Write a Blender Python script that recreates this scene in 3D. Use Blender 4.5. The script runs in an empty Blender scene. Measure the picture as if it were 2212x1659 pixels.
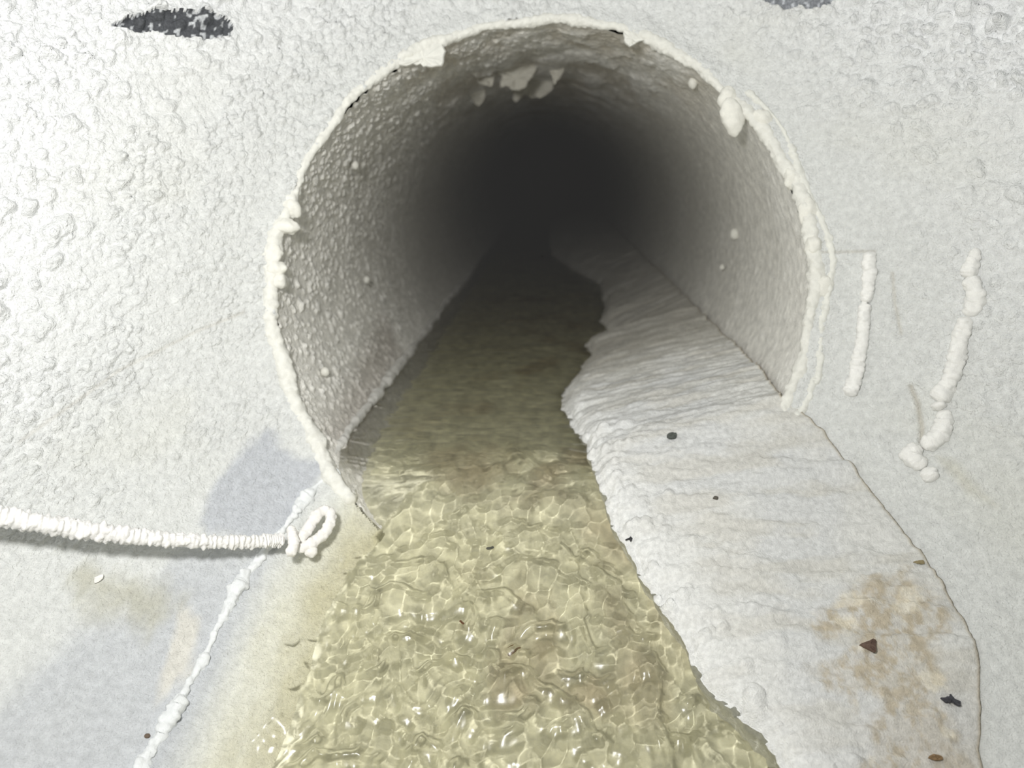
import bpy, math, random
import numpy as np
from mathutils import Matrix, Vector

# ------------------------------------------------------------------ camera, light, exposure
sc = bpy.context.scene
COL = sc.collection
W, H, FPX = 2212, 1659, 1730.0
CAM = Vector((0.0114, -0.9889, 0.1275))
B = Matrix(((0.9989, -0.01226, 0.04517), (0.04681, 0.26163, -0.96403), (0.0, 0.96509, 0.26191)))
cam_d = bpy.data.cameras.new('camera'); cam = bpy.data.objects.new('camera', cam_d); COL.objects.link(cam)
cam_d.sensor_width = 36.0; cam_d.lens = FPX / W * 36.0; cam_d.clip_start = 0.01
cam_d.dof.use_dof = True; cam_d.dof.focus_distance = 0.74; cam_d.dof.aperture_fstop = 4.5
cam.matrix_world = Matrix.Translation(CAM) @ B.to_4x4()
sc.camera = cam

wd = bpy.data.worlds.new('world'); sc.world = wd; wd.use_nodes = True
wd.node_tree.nodes['Background'].inputs[0].default_value = (0.6, 0.65, 0.7, 1)
wd.node_tree.nodes['Background'].inputs[1].default_value = 0.0

# the camera's flash, a small lamp up and to the left of the lens
fl = bpy.data.lights.new('camera_flash', 'AREA'); fl.shape = 'DISK'; fl.size = 0.075; fl.energy = 7.2
fl.color = (1.0, 0.99, 0.965); fl.cycles.is_caustics_light = True
flash = bpy.data.objects.new('camera_flash', fl); COL.objects.link(flash)
flash.matrix_world = Matrix.Translation(CAM + B @ Vector((-0.12, 0.13, -0.02))) @ B.to_4x4() @ Matrix.Rotation(math.radians(11), 4, 'X') @ Matrix.Rotation(math.radians(8), 4, 'Y')

vs = sc.view_settings
vs.view_transform = 'Standard'; vs.look = 'None'; vs.gamma = 1.0; vs.exposure = 0.08; vs.use_curve_mapping = False
sc.cycles.max_bounces = 10; sc.cycles.diffuse_bounces = 5; sc.cycles.transmission_bounces = 8; sc.cycles.volume_bounces = 0
sc.cycles.use_denoising = True; sc.cycles.use_adaptive_sampling = True; sc.cycles.adaptive_threshold = 0.12

# ------------------------------------------------------------------ noise
def hsh(s, *c):
    h = np.full(np.shape(c[0]), (s * 0x9E3779B1) & 0xFFFFFFFF, dtype=np.uint32)
    for i, v in enumerate(c):
        h = (h ^ v.astype(np.int64).astype(np.uint32)) * np.uint32((0x85EBCA6B, 0xC2B2AE35, 0x27D4EB2F)[i])
        h = h ^ (h >> np.uint32(15))
    h = h * np.uint32(0x2C1B3C6D); h = h ^ (h >> np.uint32(13))
    return (h & np.uint32(0xFFFFFF)).astype(np.float64) / 16777216.0

def vnoise(s, *p):
    """smooth value noise, -1..1, in 2 or 3 dimensions"""
    fl_ = [np.floor(v) for v in p]
    fr = [v - f for v, f in zip(p, fl_)]
    fr = [f * f * f * (f * (f * 6 - 15) + 10) for f in fr]
    out = 0.0
    for k in range(2 ** len(p)):
        w = 1.0; c = []
        for d in range(len(p)):
            b = (k >> d) & 1
            w = w * (fr[d] if b else 1 - fr[d]); c.append(fl_[d] + b)
        out = out + w * hsh(s, *c)
    return out * 2 - 1

def fbm(s, *p, o=4, g=0.5):
    a, t, out = 1.0, 0.0, 0.0
    for i in range(o):
        out = out + a * vnoise(s + i * 17, *[v * 2.03 ** i + i * 3.7 for v in p]); t += a; a *= g
    return out / t

def domes(s, cell, r0, r1, *p):
    """height of round grains scattered one to a cell, their radii r0..r1 cells"""
    q = [v / cell for v in p]; fl_ = [np.floor(v) for v in q]
    best = np.zeros(np.shape(p[0]))
    for k in range(3 ** len(p)):
        c = [fl_[d] + ((k // 3 ** d) % 3 - 1) for d in range(len(p))]
        d2 = 0.0
        for d in range(len(p)):
            d2 = d2 + (q[d] - c[d] - hsh(s + 11 * d + 1, *c)) ** 2
        r = r0 + (r1 - r0) * hsh(s + 77, *c) ** 2
        best = np.maximum(best, np.sqrt(np.maximum(0, r * r - d2)))
    return best * cell

def bowls(s, cell, *p):
    """troughs parted by crests: soft squared distance to the nearest of one point to a cell"""
    q = [v / cell for v in p]; fl_ = [np.floor(v) for v in q]; acc = 0.0
    for k in range(25):
        c = [fl_[0] + k % 5 - 2, fl_[1] + k // 5 - 2]
        d2 = (q[0] - c[0] - hsh(s, *c)) ** 2 + (q[1] - c[1] - hsh(s + 9, *c)) ** 2
        acc = acc + np.exp(-14 * d2)
    return -np.log(acc + 1e-9) / 14

def ss(a, b, v):
    t = np.clip((v - a) / (b - a), 0, 1); return t * t * (3 - 2 * t)

def poly_sd(px, py, poly):
    """signed distance to a polygon, negative inside"""
    d = np.full(px.shape, 1e9); ins = np.zeros(px.shape, bool); n = len(poly)
    for i in range(n):
        ax, ay = poly[i]; bx, by = poly[(i + 1) % n]
        ex, ey = bx - ax, by - ay
        t = np.clip(((px - ax) * ex + (py - ay) * ey) / (ex * ex + ey * ey), 0, 1)
        d = np.minimum(d, np.hypot(px - ax - t * ex, py - ay - t * ey))
        c = ((ay > py) != (by > py))
        with np.errstate(divide='ignore', invalid='ignore'):
            xi = ax + (py - ay) * ex / (ey if ey else 1e-9)
        ins ^= c & (px < xi)
    return np.where(ins, -d, d)

def mixc(a, b, t):
    return a * (1 - t[..., None]) + np.array(b) * t[..., None]

# ------------------------------------------------------------------ mesh helpers
def tag(o, label=None, cat=None, kind=None, group=None):
    for k, v in (('label', label), ('category', cat), ('kind', kind), ('group', group)):
        if v: o[k] = v
    return o

def mesh_obj(name, verts, faces, mat, parent=None, col=None, smooth=True):
    me = bpy.data.meshes.new(name)
    verts = np.asarray(verts, np.float32).reshape(-1, 3); faces = np.asarray(faces, np.int32)
    me.vertices.add(len(verts)); me.vertices.foreach_set('co', verts.ravel())
    nl = faces.shape[1]
    me.loops.add(faces.size); me.loops.foreach_set('vertex_index', faces.ravel())
    me.polygons.add(len(faces)); me.polygons.foreach_set('loop_start', np.arange(0, faces.size, nl, dtype=np.int32))
    me.polygons.foreach_set('use_smooth', np.full(len(faces), smooth))
    if col is not None:
        a = me.attributes.new('Col', 'FLOAT_COLOR', 'POINT')
        c = np.ones((len(verts), 4), np.float32); c[:, :3] = np.asarray(col).reshape(-1, 3) if np.ndim(col) > 1 else np.asarray(col)
        a.data.foreach_set('color', c.ravel())
    me.update(calc_edges=True); me.validate()
    me.materials.append(mat)
    o = bpy.data.objects.new(name, me); COL.objects.link(o)
    if parent: o.parent = parent
    return o

def grid_faces(n, m, close_n=False, close_m=False):
    i = np.arange(n if close_n else n - 1); j = np.arange(m if close_m else m - 1)
    I, J = np.meshgrid(i, j, indexing='ij'); I2 = (I + 1) % n; J2 = (J + 1) % m
    return np.stack([I * m + J, I2 * m + J, I2 * m + J2, I * m + J2], -1).reshape(-1, 4)

def sub_obj(name, V, F, keep, mat, parent=None, col=None):
    """mesh of only the kept faces"""
    F = F[keep]; used = np.unique(F); mp = np.full(len(V), -1, np.int64); mp[used] = np.arange(len(used))
    return mesh_obj(name, V[used], mp[F], mat, parent, None if col is None else col[used])

def grid_normals(P, flip=False):
    du = np.gradient(P, axis=0); dv = np.gradient(P, axis=1)
    n = np.cross(du, dv); n /= np.linalg.norm(n, axis=-1, keepdims=True) + 1e-12
    return -n if flip else n

def spline(pts, n):
    p = np.asarray(pts, float); q = np.vstack([2 * p[0] - p[1], p, 2 * p[-1] - p[-2]])
    t = np.linspace(0, len(p) - 1 - 1e-6, n); i = t.astype(int); f = (t - i)[:, None]
    a, b, c, d = q[i], q[i + 1], q[i + 2], q[i + 3]
    return 0.5 * (2 * b + (c - a) * f + (2 * a - 5 * b + 4 * c - d) * f ** 2 + (3 * b - a - 3 * c + d) * f ** 3)

def tube(name, path, rad, mat, parent=None, col=(0.8, 0.8, 0.76), seg=24, seed=1, cell=0.004, amp=0.6, closed=False, rough=0.12, flat=1.0, up=None):
    """a crusted cord: round section along a path, grains standing out of it"""
    P = np.asarray(path, float); n = len(P); R = np.broadcast_to(np.asarray(rad, float), (n,)).copy()
    T = (np.roll(P, -1, 0) - np.roll(P, 1, 0)) if closed else np.gradient(P, axis=0)
    T /= np.linalg.norm(T, axis=1, keepdims=True) + 1e-12
    ref = np.array(up if up is not None else (0.1, -1.0, 0.25))
    N = ref - (T @ ref)[:, None] * T; N /= np.linalg.norm(N, axis=1, keepdims=True) + 1e-9
    Bn = np.cross(T, N)
    if not closed:                                             # rounded ends
        L = np.concatenate([[0], np.cumsum(np.linalg.norm(np.diff(P, axis=0), axis=1))])
        for dd in (L, L[-1] - L):
            e = np.clip(dd / np.maximum(R, 1e-6), 0, 1); R = R * np.sqrt(np.maximum(1e-4, 1 - (1 - e) ** 2))
    a = np.linspace(0, 2 * np.pi, seg, endpoint=False)
    D = np.cos(a)[None, :, None] * N[:, None] * flat + np.sin(a)[None, :, None] * Bn[:, None]
    V = P[:, None] + D * R[:, None, None]
    g = domes(seed, cell, 0.35, 0.75, V[..., 0], V[..., 1], V[..., 2])
    nz = fbm(seed + 5, V[..., 0] / (cell * 3), V[..., 1] / (cell * 3), V[..., 2] / (cell * 3), o=3)
    fade = np.clip(R / (R.max() + 1e-9) * 1.5, 0, 1)[:, None]
    V = V + D * ((g * amp + nz * R[:, None] * rough) * fade)[..., None]
    return mesh_obj(name, V.reshape(-1, 3), grid_faces(n, seg, closed, True)[:, ::-1], mat, parent, col)

def blob(name, centre, size, mat, parent=None, col=(0.8, 0.8, 0.76), seed=1, cell=0.005, amp=0.5, rough=0.25, nu=28, nv=18, rot=None):
    u = np.linspace(0, 2 * np.pi, nu, endpoint=False); v = np.linspace(0.02, np.pi - 0.02, nv)
    U, Vv = np.meshgrid(u, v, indexing='ij')
    D = np.stack([np.sin(Vv) * np.cos(U), np.sin(Vv) * np.sin(U), np.cos(Vv)], -1)
    P = D * np.array(size)
    if rot is not None: P = P @ np.array(Matrix.Rotation(rot[0], 3, rot[1])).T
    C = np.array(centre); X = P + C
    k = 1 + rough * fbm(seed, X[..., 0] / (cell * 2.5), X[..., 1] / (cell * 2.5), X[..., 2] / (cell * 2.5), o=3)
    g = domes(seed + 3, cell, 0.35, 0.7, X[..., 0], X[..., 1], X[..., 2])
    nrm = P / (np.linalg.norm(P, axis=-1, keepdims=True) + 1e-9)
    X = C + P * k[..., None] + nrm * (g * amp)[..., None]
    return mesh_obj(name, X.reshape(-1, 3), grid_faces(nu, nv, True, False), mat, parent, col)

def plate(name, outline, thick, mat, parent=None, col=(0.7, 0.69, 0.64), normal=(0, 0, 1), seed=0, wob=0.0):
    """a thin broken flake: polygon ring inset once on both faces"""
    o = np.asarray(outline, float); rng = np.random.default_rng(seed); n = np.array(normal, float); n /= np.linalg.norm(n)
    k4 = len(o) * 4; o = spline(np.vstack([o, o[:1]]), k4 + 1)[:-1]; o = o + rng.normal(size=o.shape) * np.linalg.norm(np.ptp(o, axis=0)) * 0.012
    c = o.mean(0); m = len(o); w = lambda: rng.normal(size=(m, 3)) * wob
    rings = [c + (o - c) * 0.55 + n * thick * 0.6 + w(), c + (o - c) * 0.94 + n * thick * 0.5, o, c + (o - c) * 0.96 - n * thick * 0.5]
    V = np.vstack(rings + [(c + n * thick * 0.65)[None], (c - n * thick * 0.5)[None]])
    F = []
    for r in range(3):
        for i in range(m): F.append((r * m + i, (r + 1) * m + i, (r + 1) * m + (i + 1) % m, r * m + (i + 1) % m))
    for i in range(m):
        j = (i + 1) % m
        F.append((4 * m, i, j, j)); F.append((4 * m + 1, 3 * m + j, 3 * m + i, 3 * m + i))
    me = bpy.data.meshes.new(name); me.from_pydata(V.tolist(), [], [tuple(dict.fromkeys(f)) for f in F]); me.update()
    a = me.attributes.new('Col', 'FLOAT_COLOR', 'POINT'); a.data.foreach_set('color', np.tile(np.array([*col, 1], np.float32), len(V)))
    me.materials.append(mat); ob = bpy.data.objects.new(name, me); COL.objects.link(ob)
    if parent: ob.parent = parent
    return ob

def empty(name, loc):
    o = bpy.data.objects.new(name, None); o.empty_display_size = 0.02; COL.objects.link(o)
    o.location = loc; return o

def adopt(root):
    """meshes are modelled in world space: cancel the root's own offset for its children"""
    for c in root.children: c.matrix_parent_inverse = Matrix.Translation(-root.location)

# ------------------------------------------------------------------ materials
def crust_mat(name, mott=0.12, scale=90.0, fine=700.0, bump=0.35, rough=0.8, spec=0.25, dist=0.0012):
    m = bpy.data.materials.new(name); m.use_nodes = True; nt = m.node_tree; nd = nt.nodes; lk = nt.links
    bs = nd['Principled BSDF']; at = nd.new('ShaderNodeAttribute'); at.attribute_name = 'Col'
    tc = nd.new('ShaderNodeTexCoord')
    n1 = nd.new('ShaderNodeTexNoise'); n1.inputs['Scale'].default_value = scale; n1.inputs['Detail'].default_value = 5
    n2 = nd.new('ShaderNodeTexNoise'); n2.inputs['Scale'].default_value = fine; n2.inputs['Detail'].default_value = 3
    lk.new(tc.outputs['Object'], n1.inputs['Vector']); lk.new(tc.outputs['Object'], n2.inputs['Vector'])
    mr = nd.new('ShaderNodeMapRange'); mr.inputs[1].default_value = 0.3; mr.inputs[2].default_value = 0.7
    mr.inputs[3].default_value = 1 - mott; mr.inputs[4].default_value = 1 + mott * 0.6
    lk.new(n1.outputs['Fac'], mr.inputs[0])
    mx = nd.new('ShaderNodeMix'); mx.data_type = 'RGBA'; mx.blend_type = 'MULTIPLY'; mx.inputs[0].default_value = 1
    lk.new(at.outputs['Color'], mx.inputs[6]); lk.new(mr.outputs[0], mx.inputs[7])
    lk.new(mx.outputs[2], bs.inputs['Base Color'])
    bp = nd.new('ShaderNodeBump'); bp.inputs['Strength'].default_value = bump; bp.inputs['Distance'].default_value = dist
    lk.new(n2.outputs['Fac'], bp.inputs['Height']); lk.new(bp.outputs[0], bs.inputs['Normal'])
    bs.inputs['Roughness'].default_value = rough; bs.inputs['Specular IOR Level'].default_value = spec
    return m

M_WALL = crust_mat('crusted_wall', 0.12, 150, 420, 0.9, dist=0.003)
M_PIPE = crust_mat('crusted_pipe', 0.2, 90, 450, 0.7, 0.75, dist=0.002)
M_RIM = crust_mat('pale_mineral', 0.08, 150, 800, 0.5)
M_LEDGE = crust_mat('travertine', 0.16, 220, 600, 0.6, 0.6, 0.35, dist=0.002)
M_BED = crust_mat('stream_bed', 0.30, 60, 500, 0.3, 0.9, 0.1)
M_DARK = crust_mat('dark_debris', 0.3, 300, 900, 0.4, 0.6)
M_PATCH = crust_mat('bare_concrete', 0.35, 420, 900, 0.8)

def water_mat():
    m = bpy.data.materials.new('clear_water'); m.use_nodes = True; nt = m.node_tree; nd = nt.nodes; lk = nt.links
    nd.remove(nd['Principled BSDF']); out = nd['Material Output']
    rf = nd.new('ShaderNodeBsdfRefraction'); rf.inputs['Color'].default_value = (0.99, 0.985, 0.945, 1); rf.inputs['Roughness'].default_value = 0.0; rf.inputs['IOR'].default_value = 1.333
    gl = nd.new('ShaderNodeBsdfGlossy'); gl.inputs['Color'].default_value = (1, 1, 1, 1); gl.inputs['Roughness'].default_value = 0.22
    fr = nd.new('ShaderNodeFresnel'); fr.inputs['IOR'].default_value = 1.333
    tr = nd.new('ShaderNodeBsdfTransparent'); m0 = nd.new('ShaderNodeMixShader'); at = nd.new('ShaderNodeAttribute'); at.attribute_name = 'Col'; lk.new(at.outputs['Fac'], m0.inputs[0])   # a film a few mm deep hardly bends light
    lk.new(rf.outputs[0], m0.inputs[1]); lk.new(tr.outputs[0], m0.inputs[2])
    mx = nd.new('ShaderNodeMixShader'); lk.new(fr.outputs[0], mx.inputs[0]); lk.new(m0.outputs[0], mx.inputs[1]); lk.new(gl.outputs[0], mx.inputs[2])
    lk.new(mx.outputs[0], out.inputs['Surface'])
    return m
M_WATER = water_mat()

# ------------------------------------------------------------------ the shape of the place
R0 = 0.30                                                     # pipe radius, axis along +Y through the origin
def wall_y(x, z):
    return -1.0 * x * x + 0.3 * z - 2.5 * np.maximum(0, -z - 0.05) ** 2
def wall_x(y, z):
    return np.sqrt(np.maximum(0.0, 0.3 * z - 2.5 * np.maximum(0, -z - 0.05) ** 2 - y))
def smooth_interp(xs, ys):
    g = np.linspace(xs[0], xs[-1], 16000); v = np.interp(g, xs, ys)
    k = int(0.03 / (g[1] - g[0])) | 1
    vp = np.pad(v, k // 2, mode='edge'); v = np.convolve(vp, np.ones(k) / k, 'valid')[:len(g)]
    return lambda y: np.interp(y, g, v)
water_z = smooth_interp([-1.6, -.75, -.6, -.442, -.395, -.344, -.285, -.242, -.172, -.12, -.05, 14],
                        [-.455, -.445, -.42, -.357, -.334, -.307, -.272, -.248, -.205, -.193, -.19, -.19])
shore_z = smooth_interp([-1.6, -.75, -.6, -.436, -.392, -.362, -.306, -.227, -.125, -.05, 14],
                        [-.44, -.43, -.41, -.335, -.299, -.274, -.239, -.191, -.118, -.112, -.112])

# ------------------------------------------------------------------ chamber wall around the pipe mouth
def axis(lo, hi, a, b, fine, coarse):
    return np.concatenate([np.arange(lo, a, coarse), np.arange(a, b, fine), np.arange(b, hi + coarse, coarse)])
sx = axis(-1.05, 1.05, -0.72, 0.64, 0.0015, 0.012)            # arc length along the curved wall
zz = axis(-0.52, 0.76, -0.43, 0.36, 0.0015, 0.012)
xt = np.linspace(-0.85, 0.85, 4001); st = np.concatenate([[0], np.cumsum(np.hypot(np.diff(xt), np.diff(-xt * xt)))]); st -= np.interp(0, xt, st)
XX, ZZ = np.meshgrid(np.interp(sx, st, xt), zz, indexing='ij'); SS, _ = np.meshgrid(sx, zz, indexing='ij')
P = np.stack([XX, wall_y(XX, ZZ), ZZ], -1)
N = grid_normals(P)
if N[len(sx) // 2, len(zz) // 2, 1] > 0: N = -N
rr = np.hypot(XX, ZZ)
big = ss(0.34, 0.66, np.hypot(SS * 0.95, np.maximum(ZZ + 0.02, 0) * 1.35)) * ss(-0.25, 0.05, ZZ)   # coarse popcorn up and out
left = ss(0.1, -0.2, XX)
low = ss(-0.17, -0.30, ZZ)
g1 = domes(21, 0.0055, 0.15, 0.62, SS, ZZ)
g2 = domes(31, 0.011, 0.10, 0.60, SS + 0.003 * vnoise(3, SS * 150, ZZ * 150), ZZ)
g3 = domes(41, 0.022, 0.05, 0.50, SS + 0.004 * vnoise(4, SS * 90, ZZ * 90), ZZ + 0.004 * vnoise(5, SS * 90, ZZ * 90))
lump = fbm(51, SS * 22, ZZ * 22, o=4)
fine = fbm(61, SS * 260, ZZ * 260, o=2)
patchy = ss(-0.25, 0.35, fbm(71, SS * 9, ZZ * 9, o=3))
disp = (g1 * (0.40 + 0.75 * left * (1 - low) + 0.9 * big) * (0.35 + 0.65 * patchy) + g2 * (1.5 * big + 0.4 * left * (1 - low) + 0.12) * (0.4 + 0.6 * patchy)
        + g3 * 1.35 * big ** 1.3 + lump * 0.003 * (0.4 + 1.4 * big) + fine * 0.0005)
disp += 0.007 * np.exp(-((rr - R0 - 0.008) / 0.014) ** 2) * (0.7 + 0.6 * fbm(65, SS * 30, ZZ * 30))
disp *= (1 - 0.75 * low)
# bare patches where the crust has dropped off, and their ragged outlines
jag = 0.003 * fbm(81, XX * 90, ZZ * 90, o=3)
PATCH_A = [(-.445, .2665), (-.424, .283), (-.394, .292), (-.368, .293), (-.345, .281), (-.347, .268), (-.371, .2605), (-.394, .2635), (-.423, .2645)]
PATCH_B = [(.243, .330), (.256, .309), (.277, .300), (.300, .2965), (.314, .297), (.322, .305), (.335, .330)]
sdA = poly_sd(XX, ZZ, PATCH_A) + jag; sdB = poly_sd(XX, ZZ, PATCH_B) + jag
sdp = np.minimum(sdA, sdB)
disp += np.where(sdp < 0, -0.0045, 0.0) + 0.0035 * np.exp(-(np.maximum(sdp, 0) / 0.006) ** 2) * (sdp > 0)
# thin cracks and the shelf line of the ring joint
def groove(pts, w, d):
    out = 0.0
    for (ax, az), (bx, bz) in zip(pts[:-1], pts[1:]):
        t = np.clip(((XX - ax) * (bx - ax) + (ZZ - az) * (bz - az)) / ((bx - ax) ** 2 + (bz - az) ** 2), 0, 1)
        out = np.maximum(out, np.exp(-(np.hypot(XX - ax - t * (bx - ax), ZZ - az - t * (bz - az)) / w) ** 2))
    return out * d
cr = groove([(.383, -.09), (.387, -.105), (.388, -.125), (.386, -.14)], 0.0022, 1) + groove([(.370, .02), (.372, -.01), (.377, -.04)], 0.0015, .7) \
   + groove([(.312, .036), (.332, .0385), (.356, .041)], 0.0014, .7) + groove([(-.49, -.125), (-.43, -.075), (-.37, -.045), (-.33, -.03)], 0.0018, .5)
disp -= 0.0022 * cr
P2 = P + N * disp[..., None]
col = np.empty(P.shape); col[:] = (0.715, 0.727, 0.715)
col = mixc(col, (0.88, 0.89, 0.90), big)  # whiter up and out: the flash's stronger light there is put into the colour
col = mixc(col, (0.70, 0.70, 0.63), 0.35 * ss(0.1, 0.6, fbm(91, XX * 7, ZZ * 7)) * (1 - big))
rag = 0.010 * fbm(95, XX * 40, ZZ * 40, o=4)
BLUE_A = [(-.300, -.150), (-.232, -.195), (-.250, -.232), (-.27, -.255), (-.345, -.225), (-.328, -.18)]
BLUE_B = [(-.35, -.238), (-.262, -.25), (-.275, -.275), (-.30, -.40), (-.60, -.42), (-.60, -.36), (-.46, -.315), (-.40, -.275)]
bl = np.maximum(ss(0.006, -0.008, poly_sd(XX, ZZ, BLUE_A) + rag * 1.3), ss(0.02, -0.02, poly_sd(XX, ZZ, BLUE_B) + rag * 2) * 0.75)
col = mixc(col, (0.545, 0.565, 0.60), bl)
sub = ss(-0.001, 0.02, water_z(P[..., 1]) - ZZ)                   # yellow deposit on what the stream covers, water's depth tint painted in
col = mixc(col, (0.78, 0.78, 0.70), sub)
col = mixc(col, (0.60, 0.57, 0.40), ss(0.006, 0.030, water_z(P[..., 1]) - ZZ + 0.006 * fbm(97, XX * 45, ZZ * 45)))  # painted darker with depth, to meet the more dimly lit bed
STAIN = [(-.425, -.235), (-.375, -.245), (-.355, -.262), (-.335, -.275), (-.352, -.298), (-.372, -.278), (-.405, -.262)]
col = mixc(col, (0.50, 0.49, 0.40), 0.75 * ss(0.010, -0.008, poly_sd(XX, ZZ, STAIN) + rag * 1.2))
col = mixc(col, (0.80, 0.76, 0.66), 0.6 * ss(0.006, -0.006, poly_sd(XX, ZZ, [(-.338, -.278), (-.318, -.285), (-.312, -.318), (-.328, -.322)]) + rag))
col = mixc(col, (0.62, 0.60, 0.50), 0.5 * ss(0.006, -0.006, poly_sd(XX, ZZ, [(.398, -.150), (.410, -.152), (.428, -.176), (.412, -.174)]) + rag * .5))
col = mixc(col, (0.48, 0.44, 0.36), np.clip(cr * 0.6, 0, 1))
speck = hsh(7, np.floor(XX * 330), np.floor(ZZ * 330))
pc = np.where((vnoise(99, XX * 330, ZZ * 330) > 0.42)[..., None], np.array((0.62, 0.64, 0.66)), np.array((0.10, 0.105, 0.115)))
pcB = np.where((vnoise(99, XX * 330, ZZ * 330) > 0.42)[..., None], np.array((0.6, 0.62, 0.66)), np.array((0.30, 0.315, 0.34)))
V = P2.reshape(-1, 3); F = grid_faces(len(sx), len(zz))
fc = lambda a: a.reshape(-1)[F].mean(1)
hole = (np.maximum.reduce(rr.reshape(-1)[F], axis=1) < R0 + 0.004)
pa, pb = fc(sdA) < 0, fc(sdB) < 0
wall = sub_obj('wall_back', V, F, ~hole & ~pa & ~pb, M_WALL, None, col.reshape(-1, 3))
tag(wall, 'white mineral-crusted concrete chamber wall around the pipe mouth', 'wall', 'structure')
pA = sub_obj('bare_patch', V, F, pa, M_PATCH, wall, pc.reshape(-1, 3)); tag(pA, 'dark grey bare patch where white crust has fallen off')
pB = sub_obj('bare_patch', V, F, pb, M_PATCH, wall, pcB.reshape(-1, 3)); tag(pB, 'pale grey bare patch at the upper edge')

# the rest of the chamber, behind the camera
def shell(name, P, label, cat):
    n, m = P.shape[:2]; c = np.empty(P.shape); c[:] = (0.78, 0.79, 0.77)
    return tag(mesh_obj(name, P.reshape(-1, 3), grid_faces(n, m), M_WALL, None, c), label, cat, 'structure')
a = np.linspace(math.pi, 2 * math.pi, 64); zc = np.linspace(-0.56, 0.80, 30)
A, Zc = np.meshgrid(a, zc, indexing='ij')
q = 0.006 * fbm(5, A * 12, Zc * 12)
shell('wall_front', np.stack([(0.80 + q) * np.cos(A), -0.52 + (0.95 + q) * np.sin(A), Zc], -1), 'white crusted chamber wall behind the viewer', 'wall')
gx, gy = np.meshgrid(np.linspace(-0.95, 0.95, 40), np.linspace(-1.6, 0.35, 40), indexing='ij')
shell('ceiling', np.stack([gx, gy, 0.76 + 0.006 * fbm(8, gx * 12, gy * 12)], -1), 'white crusted roof slab of the chamber', 'ceiling')

# ------------------------------------------------------------------ bed of the channel
bx = axis(-0.85, 0.85, -0.42, 0.42, 0.004, 0.02); by = axis(-1.55, 13.0, -0.6, 0.6, 0.004, 0.02)
BX, BY = np.meshgrid(bx, by, indexing='ij')
stones = domes(121, 0.035, 0.15, 0.55, BX, BY)
bank_b = np.where(BY > -0.165, np.sqrt(R0 ** 2 - (water_z(BY) - 0.03) ** 2), wall_x(BY, water_z(BY) - 0.028))
even = ss(0.0, 0.06, BX + bank_b)
bz = water_z(BY) - 0.026 + (0.012 * fbm(111, BX * 14, BY * 14) + 0.25 * stones) * even - 0.02 * ss(-.5, -.8, BY)
bcol = np.empty(BX.shape + (3,)); bcol[:] = (0.91, 0.885, 0.70)
bcol = mixc(bcol, (0.55, 0.47, 0.345), 0.85 * ss(-0.05, 0.5, fbm(131, BX * 11, BY * 9, o=4)) * ss(0.22, 0.02, np.abs(BX + 0.02 - 0.25 * np.maximum(0, -BY - 0.2))))
bcol = mixc(bcol, (0.93, 0.92, 0.80), 0.7 * ss(-0.19, -0.27, BX + 0.3 * np.maximum(0, -0.15 - BY)))
floor = mesh_obj('floor', np.stack([BX, BY, bz], -1).reshape(-1, 3), grid_faces(len(bx), len(by)), M_BED, None, bcol.reshape(-1, 3))
tag(floor, 'yellowish mineral bed under the shallow stream', 'floor', 'structure')

# ------------------------------------------------------------------ the pipe
pipe = tag(empty('concrete_pipe', (0, 0, -R0)), 'round concrete pipe opening into the chamber, crusted and dark inside', 'pipe')
ph = np.radians(np.linspace(-62, 242, 900))
t = np.concatenate([np.arange(0, 0.75, 0.0028), 0.75 + np.cumsum(0.0028 * 1.035 ** np.arange(1, 150))]); t = t[t < 14.0]
PH, TT = np.meshgrid(ph, t, indexing='ij')
y0 = wall_y(R0 * np.cos(PH), R0 * np.sin(PH)) - 0.002
YY = y0 + TT; ARC = R0 * PH
lf = ss(0.2, -0.6, np.cos(PH)); tp = ss(0.55, 0.95, np.sin(PH))
pd = domes(141, 0.0075, 0.12, 0.60, ARC, YY) * (0.12 + 0.55 * lf + 0.15 * tp) * ss(1.4, 0.15, TT) \
   + domes(151, 0.02, 0.02, 0.45, ARC, YY) * (0.10 + 0.22 * lf) * ss(1.6, 0.3, TT) \
   + tp * 0.007 * ss(-0.25, 0.55, fbm(161, ARC * 26, YY * 12, o=4)) * ss(0.0, 0.05, TT) + 0.003 * fbm(171, ARC * 12, YY * 7, o=4)
rad = R0 - pd
pcol = np.empty(PH.shape + (3,)); pcol[:] = (0.87, 0.855, 0.805)
pcol = mixc(pcol, (0.60, 0.54, 0.44), 0.6 * tp * ss(-0.3, 0.4, fbm(181, ARC * 20, YY * 9)))
pcol = mixc(pcol, (0.95, 0.945, 0.92), np.clip(pd / 0.006, 0, 1) * 0.6)
pcol = mixc(pcol, (0.42, 0.38, 0.34), 0.6 * ss(0.03, -0.03, poly_sd(ARC, TT, [(R0 * 3.72, 0.03), (R0 * 3.93, 0.05), (R0 * 3.80, 0.5), (R0 * 3.55, 0.5)])))
Pp = np.stack([rad * np.cos(PH), YY, rad * np.sin(PH)], -1)
mesh_obj('barrel', Pp.reshape(-1, 3), grid_faces(len(ph), len(t)), M_PIPE, pipe, pcol.reshape(-1, 3))
ey = 9.0; en = 48
ea = np.linspace(0, 2 * np.pi, en, endpoint=False)
ring = lambda r, y: np.stack([r * np.cos(ea), np.full(en, y), r * np.sin(ea)], -1)
mesh_obj('far_end', np.stack([ring(0.32, t[-1] - 0.2), ring(0.31, t[-1] - 0.1), ring(0.15, t[-1]), ring(0.001, t[-1])]).reshape(-1, 3), grid_faces(4, en, False, True), M_PIPE, pipe, (0.6, 0.585, 0.55))

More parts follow.
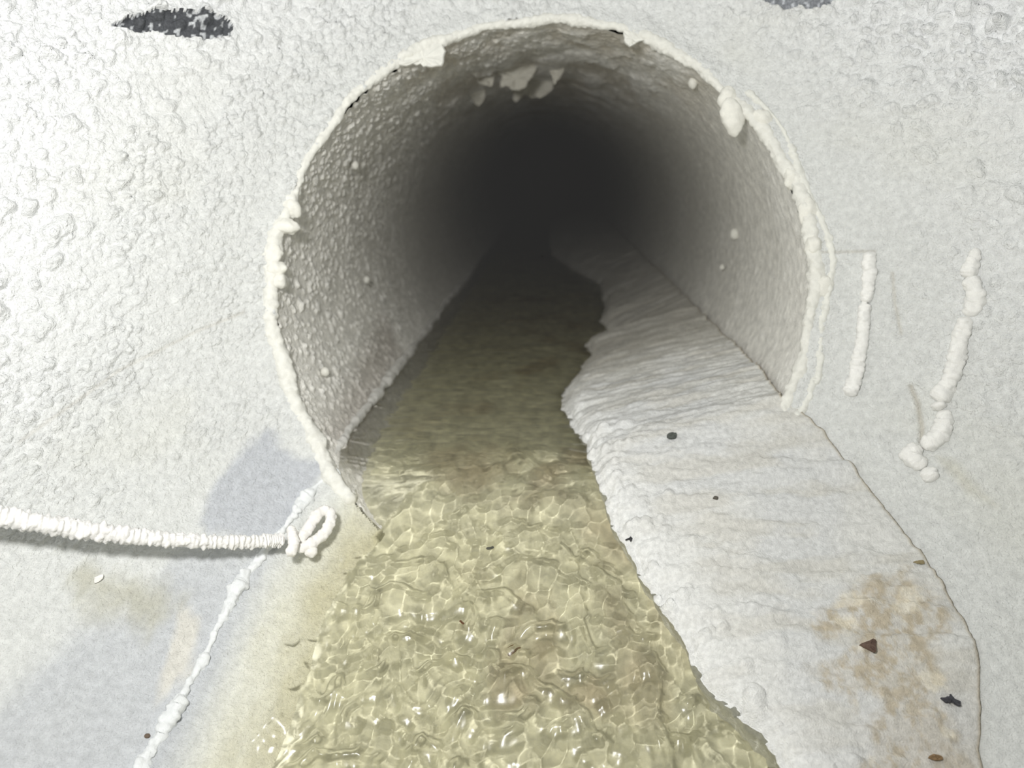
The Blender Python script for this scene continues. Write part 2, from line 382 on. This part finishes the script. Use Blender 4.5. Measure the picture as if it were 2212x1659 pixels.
def on_rim(deg, r=R0, out=0.0):
    a = math.radians(deg); x, z = r * math.cos(a), r * math.sin(a)
    return np.array([x, float(wall_y(np.array(x), np.array(z))) - out, z])
ra = np.linspace(-27, 229, 900)
rp = np.array([on_rim(d, R0 + 0.004 + 0.0022 * math.sin(d * 0.11) + 0.0015 * math.sin(d * 0.37 + 1), 0.002) for d in ra])
RIMC = (0.79, 0.785, 0.735)
thick = 0.0056 + 0.003 * fbm(201, ra / 9.0, ra * 0) + 0.0035 * np.exp(-((ra - 172) / 10) ** 2) + 0.003 * np.exp(-((ra - 12) / 22) ** 2) + 0.003 * np.exp(-((ra - 205) / 22) ** 2)
tube('rim_crust', rp, thick, M_RIM, pipe, RIMC, seg=28, seed=211, cell=0.006, amp=0.45, rough=0.45)
# second, outer ridge on the right flank
ra2 = np.linspace(-26, 42, 260)
rp2 = np.array([on_rim(d, R0 + 0.017 + 0.004 * math.sin(d * 0.23) - 0.004 * (d < -18), 0.002) for d in ra2])
tube('rim_ridge', rp2, 0.0032 + 0.0030 * fbm(221, ra2 / 6.0, ra2 * 0), M_RIM, pipe, (0.79, 0.79, 0.74), seg=18, seed=223, cell=0.006, amp=0.5, rough=0.6)
def lump_at(deg, dr, size, seed, out=0.006, rot=0.0, lab=None):
    c = on_rim(deg, R0 + dr, out)
    o = blob('rim_lump', c, size, M_RIM, pipe, (0.82, 0.81, 0.75), seed, 0.006, 0.45, 0.35, rot=(rot, 'Y'))
    if lab: tag(o, lab)
lump_at(39.5, -0.014, (.013, .011, .021), 301, 0.010, -0.25, 'large rounded lump hanging inside the rim')
lump_at(43.5, -0.002, (.010, .009, .013), 302, 0.006)
lump_at(35.5, 0.010, (.013, .007, .009), 303, 0.004, 0.6)
lump_at(168, -0.004, (.015, .010, .0075), 304, 0.008, 0.1)
lump_at(164, -0.003, (.010, .008, .013), 305, 0.004, -0.2)
lump_at(177, 0.000, (.011, .009, .009), 306, 0.006)
lump_at(179.5, -0.006, (.008, .009, .009), 307, 0.010)
lump_at(174, 0.006, (.011, .008, .010), 308, 0.003)
lump_at(8, 0.004, (.009, .008, .013), 309, 0.006)
lump_at(15, 0.007, (.010, .008, .016), 310, 0.004)
lump_at(22, 0.004, (.009, .007, .014), 311, 0.003, -0.3)
lump_at(0, 0.012, (.010, .006, .012), 312, 0.003)
# torn flake of crust standing into the mouth at the upper left, and a small one at the upper right
def rim_flake(spec, nrm, lab):
    o = plate('rim_flake', [on_rim(d, R0 + dr, out) for d, dr, out in spec], 0.006, M_RIM, pipe, RIMC, nrm, 5, 0.0008); tag(o, lab)
rim_flake([(114.2, 0.006, .004), (114.6, -0.014, .008), (116.5, -0.024, .010), (119.5, -0.020, .009), (121.0, -0.012, .006), (124, -0.004, .004), (126, 0.006, .003), (120, 0.012, .003)], (0.1, -1, 0.1), 'torn flake of crust standing into the mouth')
rim_flake([(71.5, 0.006, .003), (70.3, -0.007, .006), (68.6, -0.012, .007), (67.3, -0.005, .005), (66, 0.005, .003)], (0, -1, 0.1), 'small torn flake')
# flakes hanging from the crown deeper in
def crown_flake(pts, y, seed, lean=0.25):
    zt = max(p[1] for p in pts)
    plate('crown_flake', [(px, y + (zt - pz) * lean, pz) for px, pz in pts], 0.005, M_RIM, pipe, (0.62, 0.60, 0.53), (0, -1, -0.3), seed, 0.001)
crown_flake([(-.090, .292), (-.055, .302), (-.018, .304), (-.020, .284), (-.030, .272), (-.036, .262), (-.058, .258), (-.066, .264), (-.080, .266), (-.078, .280)], 0.50, 1)
crown_flake([(.000, .303), (.032, .302), (.030, .285), (.022, .276), (.016, .268), (.010, .284)], 0.52, 2)
crown_flake([(-.128, .280), (-.095, .290), (-.090, .276), (-.094, .264), (-.106, .266), (-.118, .270)], 0.50, 3)
crown_flake([(-.150, .268), (-.118, .282), (-.116, .256), (-.128, .240), (-.140, .250)], 0.62, 4)
crown_flake([(-.070, .298), (-.030, .302), (.010, .304), (.012, .274), (-.020, .262), (-.050, .266), (-.064, .254)], 0.72, 5)
for i, (x, y, z, s) in enumerate([(.297, .282, .027, .0075), (.189, .095, .230, .006), (-.268, -.03, -.120, .0055), (.296, .09, .075, .004), (.291, .33, -.03, .004), (-.262, .16, .13, .005), (-.286, .3, -.05, .005)]):
    blob('nodule', (x, y, z), (s, s, s * 1.2), M_RIM, pipe, (0.75, 0.74, 0.68), 320 + i, 0.004, 0.3, 0.2, 14, 9)
# pale scum line along the water inside, left
yl = np.linspace(-0.14, 1.6, 500)
tube('waterline_crust', np.stack([-0.2335 + 0.004 * fbm(331, yl * 14, yl * 0), yl, water_z(yl) + 0.004 + 0.003 * fbm(332, yl * 18, yl * 0)], -1), 0.006 + 0.003 * fbm(333, yl * 22, yl * 0), M_RIM, pipe, (0.66, 0.65, 0.62), seg=14, seed=335, cell=0.007, amp=0.5, rough=0.5, up=(1, 0, 0.4))
adopt(pipe)

# scum line where the left chamber wall meets the water (part of the wall)
yl = np.linspace(-0.50, -0.165, 320); zl = water_z(yl) + 0.003
tube('waterline_crust', np.stack([-wall_x(yl, zl) + 0.002 + 0.002 * fbm(341, yl * 40, yl * 0), yl, zl + 0.003 * fbm(342, yl * 60, yl * 0)], -1), np.maximum(0.0014, 0.0050 + 0.0060 * fbm(343, yl * 45, yl * 0)), M_RIM, wall, (0.80, 0.82, 0.83), seg=20, seed=345, cell=0.0055, amp=0.8, rough=0.9, up=(1, -0.5, 0.6))

# ------------------------------------------------------------------ mineral ledge on the right
ledge = tag(empty('mineral_ledge', (0.25, -0.3, -0.29)), 'broad pale travertine ledge beside the stream on the right', 'mineral ledge')
EDGE = [(.02, 4.0), (.01, 2.6), (.024, 2.024), (.089, 1.585), (.157, 1.257), (.143, .856), (.122, .675), (.154, .551), (.083, .459), (.092, .38), (.063, .242), (.032, .128), (.039, .023), (.057, -.071), (.067, -.136), (.077, -.188), (.083, -.218), (.097, -.246), (.111, -.274), (.126, -.304), (.143, -.336), (.155, -.367), (.18, -.385), (.195, -.406), (.21, -.423), (.221, -.439), (.26, -.50), (.33, -.60), (.42, -.72)]
ey_ = np.array([e[1] for e in EDGE][::-1]); ex_ = np.array([e[0] for e in EDGE][::-1])
ly = np.concatenate([np.arange(-0.66, 0.15, 0.0017), np.arange(0.15, 3.8, 0.006)])
xe = np.interp(ly, ey_, ex_) + 0.008 * fbm(401, ly * 34, ly * 0, o=5, g=0.6)
sz = shore_z(ly); wz = water_z(ly)
xw = np.where(ly > -0.123, np.sqrt(R0 ** 2 - sz ** 2), wall_x(ly, sz)) - 0.0068 + 0.0024 * fbm(402, ly * 60, ly * 0, o=3)
xe = np.minimum(xe, xw - 0.01)
tt = np.concatenate([np.linspace(0, 0.12, 22)[:-1], np.linspace(0.12, 1, 150)])
LY, LT = np.meshgrid(ly, tt, indexing='ij')
LX = xe[:, None] + (xw - xe)[:, None] * LT
width = (xw - xe)[:, None]; dist = LX - xe[:, None]
zedge = wz[:, None] + 0.014 + 0.004 * fbm(403, LX * 25, LY * 25)
base = zedge + (sz[:, None] - zedge) * (LT ** 0.9)
lip = -0.012 * np.exp(-dist / 0.006)                            # the edge rolls over
lay = 0.0042 * fbm(411, LX * 16 + LY * 5, LY * 85 + LX * 12, o=4) + 0.0016 * fbm(412, LX * 60, LY * 160, o=3)
crumb = domes(421, 0.011, 0.1, 0.6, LX, LY) * (0.22 + 1.3 * np.exp(-dist / 0.03) * (0.5 + 0.8 * vnoise(423, LX * 40, LY * 40))) * ss(0.1, -0.2, LY) + domes(422, 0.024, 0.02, 0.5, LX, LY) * 1.2 * np.exp(-dist / 0.035) * ss(0.15, -0.1, LY)
terr = 0.004 * (np.abs(((LY * 9 + 0.5 * fbm(431, LX * 5, LY * 4)) % 1.0) - 0.5) - 0.25)
LZ = base + lip + lay + crumb + terr
LX2 = LX - 0.003 * np.exp(-dist / 0.01) * fbm(413, LY * 90, LX * 90)
top = np.stack([LX2, LY, LZ], -1)
sk = [np.stack([top[:, 0, 0] + dx, ly, np.minimum(top[:, 0, 2] - 0.001, wz + dz)], -1) for dx, dz in ((0.03, -0.09), (0.010, -0.04), (0.000, -0.014), (-0.004, -0.003), (-0.004, 0.004))]
sr = [np.stack([top[:, -1, 0] - dx, ly, top[:, -1, 2] - dz], -1) for dx, dz in ((0.0004, 0.0015), (0.002, 0.006), (0.004, 0.02))]
PL = np.stack(sk + [top[:, j] for j in range(top.shape[1])] + sr, 1)
lcol = np.empty(top.shape); lcol[:] = (0.70, 0.70, 0.68)
lcol = mixc(lcol, (0.62, 0.63, 0.64), 0.6 * ss(-0.2, 0.4, fbm(443, LX * 12, LY * 16, o=4)))
lcol = mixc(lcol, (0.60, 0.585, 0.54), 0.7 * ss(-0.1, 0.45, fbm(441, LX * 14 + LY * 6, LY * 60, o=4)))
lcol = mixc(lcol, (0.84, 0.845, 0.84), 0.75 * np.exp(-dist / 0.03) * ss(0.15, -0.05, LY))
lrag = 0.022 * fbm(451, LX * 30, LY * 45, o=5, g=0.65)
TAN = [(.250, -.335), (.262, -.318), (.30, -.305), (.345, -.29), (.36, -.33), (.355, -.37), (.345, -.44), (.30, -.47), (.265, -.45), (.285, -.40), (.255, -.382), (.240, -.372), (.275, -.352), (.245, -.347)]
tn = ss(0.007, -0.010, poly_sd(LX, LY, TAN) + lrag)
lcol = mixc(lcol, (0.50, 0.44, 0.34), tn * (0.30 + 0.7 * ss(-0.25, 0.3, fbm(461, LX * 110, LY * 110, o=4, g=0.7))))
lcol = mixc(lcol, (0.56, 0.52, 0.46), 0.55 * ss(0.24, 0.34, LX) * ss(-0.36, -0.44, LY + 0.04 * fbm(463, LX * 20, LY * 20)))
lcol = mixc(lcol, (0.86, 0.80, 0.66), 0.5 * ss(0.25, 0.5, fbm(471, LX * 35, LY * 60, o=3)) * tn)
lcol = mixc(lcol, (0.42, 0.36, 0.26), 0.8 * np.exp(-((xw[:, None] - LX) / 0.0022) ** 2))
lcol = mixc(lcol, (0.60, 0.57, 0.50), 0.6 * ss(0.0, 0.3, LY))
cl = lambda i, n, dk: np.repeat(lcol[:, i:i + 1] * dk, n, 1)
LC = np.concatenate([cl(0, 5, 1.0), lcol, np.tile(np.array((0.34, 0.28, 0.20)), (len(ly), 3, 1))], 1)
mesh_obj('ledge_body', PL.reshape(-1, 3), grid_faces(*PL.shape[:2])[:, ::-1], M_LEDGE, ledge, LC.reshape(-1, 3))
def ledge_z(x, y):
    i = int(np.argmin(np.abs(ly - y))); return float(np.interp(x, top[i, :, 0], top[i, :, 2]))
adopt(ledge)

# ------------------------------------------------------------------ water
wx = axis(-0.60, 0.50, -0.44, 0.26, 0.0018, 0.01); wyv = np.concatenate([np.arange(-1.5, -0.56, 0.01), np.arange(-0.56, 0.25, 0.0016), 0.25 + np.cumsum(0.0016 * 1.02 ** np.arange(1, 256))])
wyv = wyv[wyv < 12.9]
WX, WY = np.meshgrid(wx, wyv, indexing='ij')
shore = WX + np.where(WY > -0.16, 0.235, wall_x(WY, water_z(WY)))   # distance from the left bank
calm = 0.03 + 0.97 * ss(0.025, 0.085, shore + 0.02 * fbm(600, WX * 25, WY * 25)) * (0.35 + 0.65 * ss(-0.005, 0.05, np.interp(WY, ly, xe) - WX))
chute = ss(-0.06, -0.2, WY)
wu = WX + 0.010 * fbm(601, WX * 20, WY * 20, o=2); wv = WY + 0.010 * fbm(602, WX * 20, WY * 20, o=2)
near = ss(-0.15, -0.42, WY)
mixr = ss(-0.3, 0.3, fbm(617, WX * 14, WY * 14, o=2) + 0.6 * (near - 0.6))
rip = 0.62 * bowls(612, 0.0125, wu, wv * 1.1) * (1 - 0.6 * mixr) + 1.0 * bowls(616, 0.020, wu, wv * 1.1) * (0.25 + 0.75 * mixr) + 0.25 * vnoise(611, wu * 40, wv * 50)
swell = fbm(614, WX * 16, WY * 14, o=2)
inr = fbm(615, WX * 12, WY * 60, o=3)
amp = (0.0016 + 0.0068 * chute + 0.0048 * near) * calm
wzz = water_z(WY) + rip * amp + swell * 0.004 * chute * calm + inr * 0.0026 * (1 - chute) - 0.004 * np.exp(-((WY + 0.10) / 0.02) ** 2) * 0
WV = np.stack([WX, WY, wzz], -1).reshape(-1, 3); WF = grid_faces(len(wx), len(wyv)); wc = WV[WF].mean(1)
half = np.where(wc[:, 1] > -0.18, 0.26, np.minimum(wall_x(wc[:, 1], wc[:, 2]) + 0.002, 0.72 * np.sqrt(np.maximum(0, 1 - (np.minimum(wc[:, 1] + 0.52, 0) / 0.9) ** 2))))
bank = np.where(WY > -0.165, np.sqrt(R0 ** 2 - (water_z(WY) - 0.03) ** 2), wall_x(WY, water_z(WY) - 0.028))   # where the bank goes under the bed
thin = 0.04 + 0.92 * ss(0.003, -0.001, WX + bank + 0.012 * fbm(618, WX * 60, WY * 60) - 0.008)
water = sub_obj('water_stream', WV, WF, np.abs(wc[:, 0]) < half, M_WATER, None, np.repeat(thin.reshape(-1, 1), 3, 1))
water.cycles.is_caustics_caster = True
for o_ in (floor, ledge.children[0]): o_.cycles.is_caustics_receiver = True
tag(water, 'clear yellowish water rippling out of the pipe over its bed', 'water', 'stuff')

# ------------------------------------------------------------------ encrusted rope on the left
rope = tag(empty('encrusted_rope', (-0.45, -0.33, -0.22)), 'white mineral-crusted rope hanging across the left wall with a looped end', 'rope')
ROPE = [(-.68, -.46, -.02), (-.60, -.475, -.055), (-.5139, -.4591, -.0995), (-.4733, -.4264, -.1265), (-.4372, -.4028, -.15), (-.3965, -.3779, -.1709), (-.3513, -.3522, -.191), (-.3034, -.3208, -.2099), (-.267, -.2907, -.2239), (-.2482, -.273, -.2302)]
LOOP = [(-.2371, -.2736, -.2408), (-.226, -.2663, -.2381), (-.2145, -.2557, -.2323), (-.2095, -.2438, -.2225), (-.2134, -.2381, -.2143), (-.221, -.2421, -.2147), (-.2274, -.2513, -.2219), (-.2326, -.2613, -.23), (-.2383, -.2683, -.2343)]
KNOT = [(-.2443, -.2641, -.2203), (-.2397, -.2735, -.2248), (-.2358, -.281, -.229), (-.2372, -.2868, -.2351), (-.2414, -.2857, -.2377)]
rp_ = spline(ROPE, 900)
rl = np.linspace(0, 1, 900)
tw = 0.0005 * np.sin(rl * 560 + 3 * fbm(701, rl * 25, rl * 0))
tube('cord', rp_, 0.0092 - 0.0042 * rl + tw + 0.0007 * fbm(702, rl * 40, rl * 0), M_RIM, rope, (0.82, 0.81, 0.795), seg=30, seed=703, cell=0.0045, amp=0.95, rough=0.15)
tube('loop', spline(LOOP, 160), 0.0052, M_RIM, rope, (0.86, 0.84, 0.81), seg=20, seed=705, cell=0.0045, amp=0.5, rough=0.15)
tube('knot', spline(KNOT, 70), 0.0052, M_RIM, rope, (0.88, 0.86, 0.83), seg=20, seed=707, cell=0.0045, amp=0.5, rough=0.2)
blob('drip_bead', (-.2235, -.270, -.2443), (.006, .005, .005), M_RIM, rope, (0.83, 0.81, 0.77), 709, 0.0045, 0.4)
adopt(rope)

# ------------------------------------------------------------------ mineral drips on the right wall
def drip(name, pts, rads, label, group, seed, seps=()):
    root = tag(empty(name, pts[-1]), label, 'mineral drip', None, group)
    p = np.array(pts, float); nrm = np.stack([2 * p[:, 0], np.ones(len(p)), -0.3 - 0 * p[:, 0]], -1); nrm /= -np.linalg.norm(nrm, axis=1, keepdims=True)
    p = p + nrm * 0.003
    cuts = [0] + list(seps) + [len(p) - 1]
    for k in range(len(cuts) - 1):
        a_, b_ = cuts[k], cuts[k + 1]
        n = 40 * (b_ - a_) + 1
        q_ = spline(p[a_:b_ + 1], n) if b_ - a_ > 1 else np.linspace(p[a_], p[b_], n)
        r_ = np.interp(np.linspace(a_, b_, n), np.arange(len(p)), rads)
        tube('drip_segment', q_, r_, M_RIM, root, (0.88, 0.875, 0.85), seg=22, seed=seed + k, cell=0.0055, amp=0.5, rough=0.3)
    adopt(root); return root
drip('straight_drip', [(.352, -.112, .040), (.352, -.119, .013), (.349, -.126, -.013), (.348, -.127, -.017), (.347, -.133, -.044), (.343, -.140, -.073), (.339, -.146, -.092), (.332, -.151, -.109)],
     [.0062, .0066, .0058, .0052, .0066, .0066, .0062, .0075], 'short straight white mineral drip on the wall right of the mouth', 'mineral drips on the right wall', 801, (2,))
drip('beaded_drip', [(.432, -.172, .050), (.429, -.173, .034), (.427, -.174, .020), (.430, -.183, .012), (.432, -.184, -.001), (.426, -.186, -.016), (.421, -.188, -.037), (.418, -.193, -.060), (.412, -.196, -.081), (.402, -.199, -.100), (.403, -.204, -.108), (.407, -.209, -.116), (.400, -.215, -.132), (.386, -.213, -.143), (.377, -.214, -.152), (.386, -.227, -.160), (.390, -.238, -.170)],
     [.0045, .006, .0095, .0070, .0095, .0065, .0070, .0080, .0075, .0120, .0050, .0075, .0085, .0080, .0100, .0075, .0095], 'long crooked beaded white mineral drip at the far right', 'mineral drips on the right wall', 821, (2, 5, 9, 10, 13, 15))

# ------------------------------------------------------------------ debris on the ledge
def chip(name, x, y, s, pts, colr, label, h=0.3, lift=0.0, seed=0):
    z = ledge_z(x, y) + lift
    o = plate(name, [(x + a_ * s, y + b_ * s, z + 0.0025 + c_ * s) for a_, b_, c_ in pts], s * h, M_DARK, None, colr, (0, -0.4, 1), seed, s * 0.06)
    return tag(o, label, 'debris')
chip('brown_flake', .296, -.358, .0085, [(-1, .3, 0), (-.2, .5, .3), (.7, .7, .5), (.6, .1, .2), (.2, -.9, 0), (-.4, -.2, 0)], (0.13, 0.085, 0.065), 'dark brown triangular flake on the tan part of the ledge', seed=1)
chip('grey_crumb', .148, -.146, .0055, [(-1, 0, 0), (-.5, .8, .2), (.4, .9, .3), (1, .2, .3), (.6, -.7, 0), (-.4, -.8, 0)], (0.10, 0.11, 0.10), 'dark grey crumb on the upper ledge near the pipe mouth', 0.8, seed=2)
chip('black_speck', .097, -.238, .006, [(-1, -.4, 0), (-.2, .1, .1), (0, .9, .4), (.3, .2, .1), (1, .4, .1), (.3, -.3, 0), (-.1, -.9, 0), (-.2, -.2, 0)], (0.05, 0.05, 0.055), 'black star-shaped speck at the edge of the ledge beside the water', seed=3)
chip('black_scrap', .350, -.397, .0075, [(-1, .3, 0), (-.1, .5, .1), (.3, 1, .2), (.4, .1, .1), (.9, -.2, 0), (.5, -1, 0), (0, -.3, 0), (-.6, -.4, 0)], (0.06, 0.06, 0.07), 'ragged black scrap low on the ledge at the far right', seed=4)
chip('olive_chip', .360, -.292, .005, [(-1, .1, 0), (.2, .5, .1), (1, .4, .2), (.8, -.5, 0), (-.2, -.4, 0)], (0.30, 0.25, 0.14), 'small olive brown chip beside the crack at the wall', seed=5)
chip('rust_chip', .324, -.434, .0055, [(-1, 0, 0), (-.3, .5, .1), (.9, .4, .1), (1, -.3, 0), (-.2, -.5, 0)], (0.26, 0.17, 0.09), 'rusty brown chip at the bottom of the ledge', seed=6)
chip('dark_grain', .184, -.219, .0028, [(-1, 0, 0), (0, .9, .3), (1, .2, .2), (.5, -.8, 0)], (0.12, 0.11, 0.09), 'tiny dark grain in the middle of the grey ledge', 0.8, seed=7)

def speck(name, c, s, colr, label, cat='debris', seed=0):
    return tag(blob(name, c, (s, s * .8, s * .7), M_DARK, None, colr, seed, 0.004, 0.2, 0.5, 12, 8), label, cat)
def wall_speck(name, x, z, s, colr, label, seed):
    return speck(name, (x, float(wall_y(np.array(x), np.array(z))) - 0.001, z), s, colr, label, 'debris', seed)
wall_speck('brown_grain', -.3269, -.3416, .0026, (0.16, 0.12, 0.09), 'lower of two tiny brown grains stuck on the blue-grey lower left wall', 901)
wall_speck('brown_grain', -.3166, -.3319, .0021, (0.16, 0.12, 0.09), 'upper of two tiny brown grains stuck on the blue-grey lower left wall', 902)
o_ = plate('white_chip', [(-.4075, -.3372, -.2405), (-.4005, -.334, -.2385), (-.4015, -.336, -.2435), (-.4065, -.339, -.2455)], 0.002, M_RIM, None, (0.88, 0.86, 0.82), (0.5, -1, 0.4), 3)
tag(o_, 'tiny white chip on the olive stain under the rope', 'debris')
def sliver(name, x, y, ang, ln, colr, label, seed):
    z = float(water_z(np.array(y))) - 0.016; d = np.array([math.cos(ang), math.sin(ang) * .8, math.sin(ang) * .4]) * ln
    tube(name, np.linspace(np.array([x, y, z]) - d, np.array([x, y, z]) + d, 14), 0.0014, M_DARK, None, colr, 8, seed, 0.004, 0.1)
    tag(bpy.data.objects[name], label, 'debris')
sliver('red_sliver', -.068, -.306, -0.8, 0.0055, (0.38, 0.16, 0.08), 'thin reddish sliver lying in the middle of the stream', 911)
sliver('tan_sliver', -.018, -.329, 0.6, 0.0065, (0.40, 0.27, 0.15), 'thin tan sliver lying in the stream below the reddish one', 912)
sliver('grey_sliver', -.046, -.231, 0.4, 0.0045, (0.20, 0.21, 0.22), 'thin grey sliver lying in the stream level with the rope loop', 913)
# ------------------------------------------------------------------ thin mist standing in the pipe
hm = bpy.data.materials.new('mist'); hm.use_nodes = True; nt = hm.node_tree; nt.nodes.remove(nt.nodes['Principled BSDF'])
vsn = nt.nodes.new('ShaderNodeVolumeScatter'); vsn.inputs['Density'].default_value = 0.30; vsn.inputs['Color'].default_value = (0.95, 0.95, 0.95, 1)
nt.links.new(vsn.outputs[0], nt.nodes['Material Output'].inputs['Volume'])
ms = [ring(0.001, 0.2), ring(0.296, 0.2), ring(0.296, 1.0), ring(0.296, 11.0), ring(0.001, 11.0)]
mist = mesh_obj('mist', np.stack(ms).reshape(-1, 3), grid_faces(5, en, False, True), hm)
tag(mist, 'thin grey mist standing in the dark of the pipe', 'mist', 'stuff')
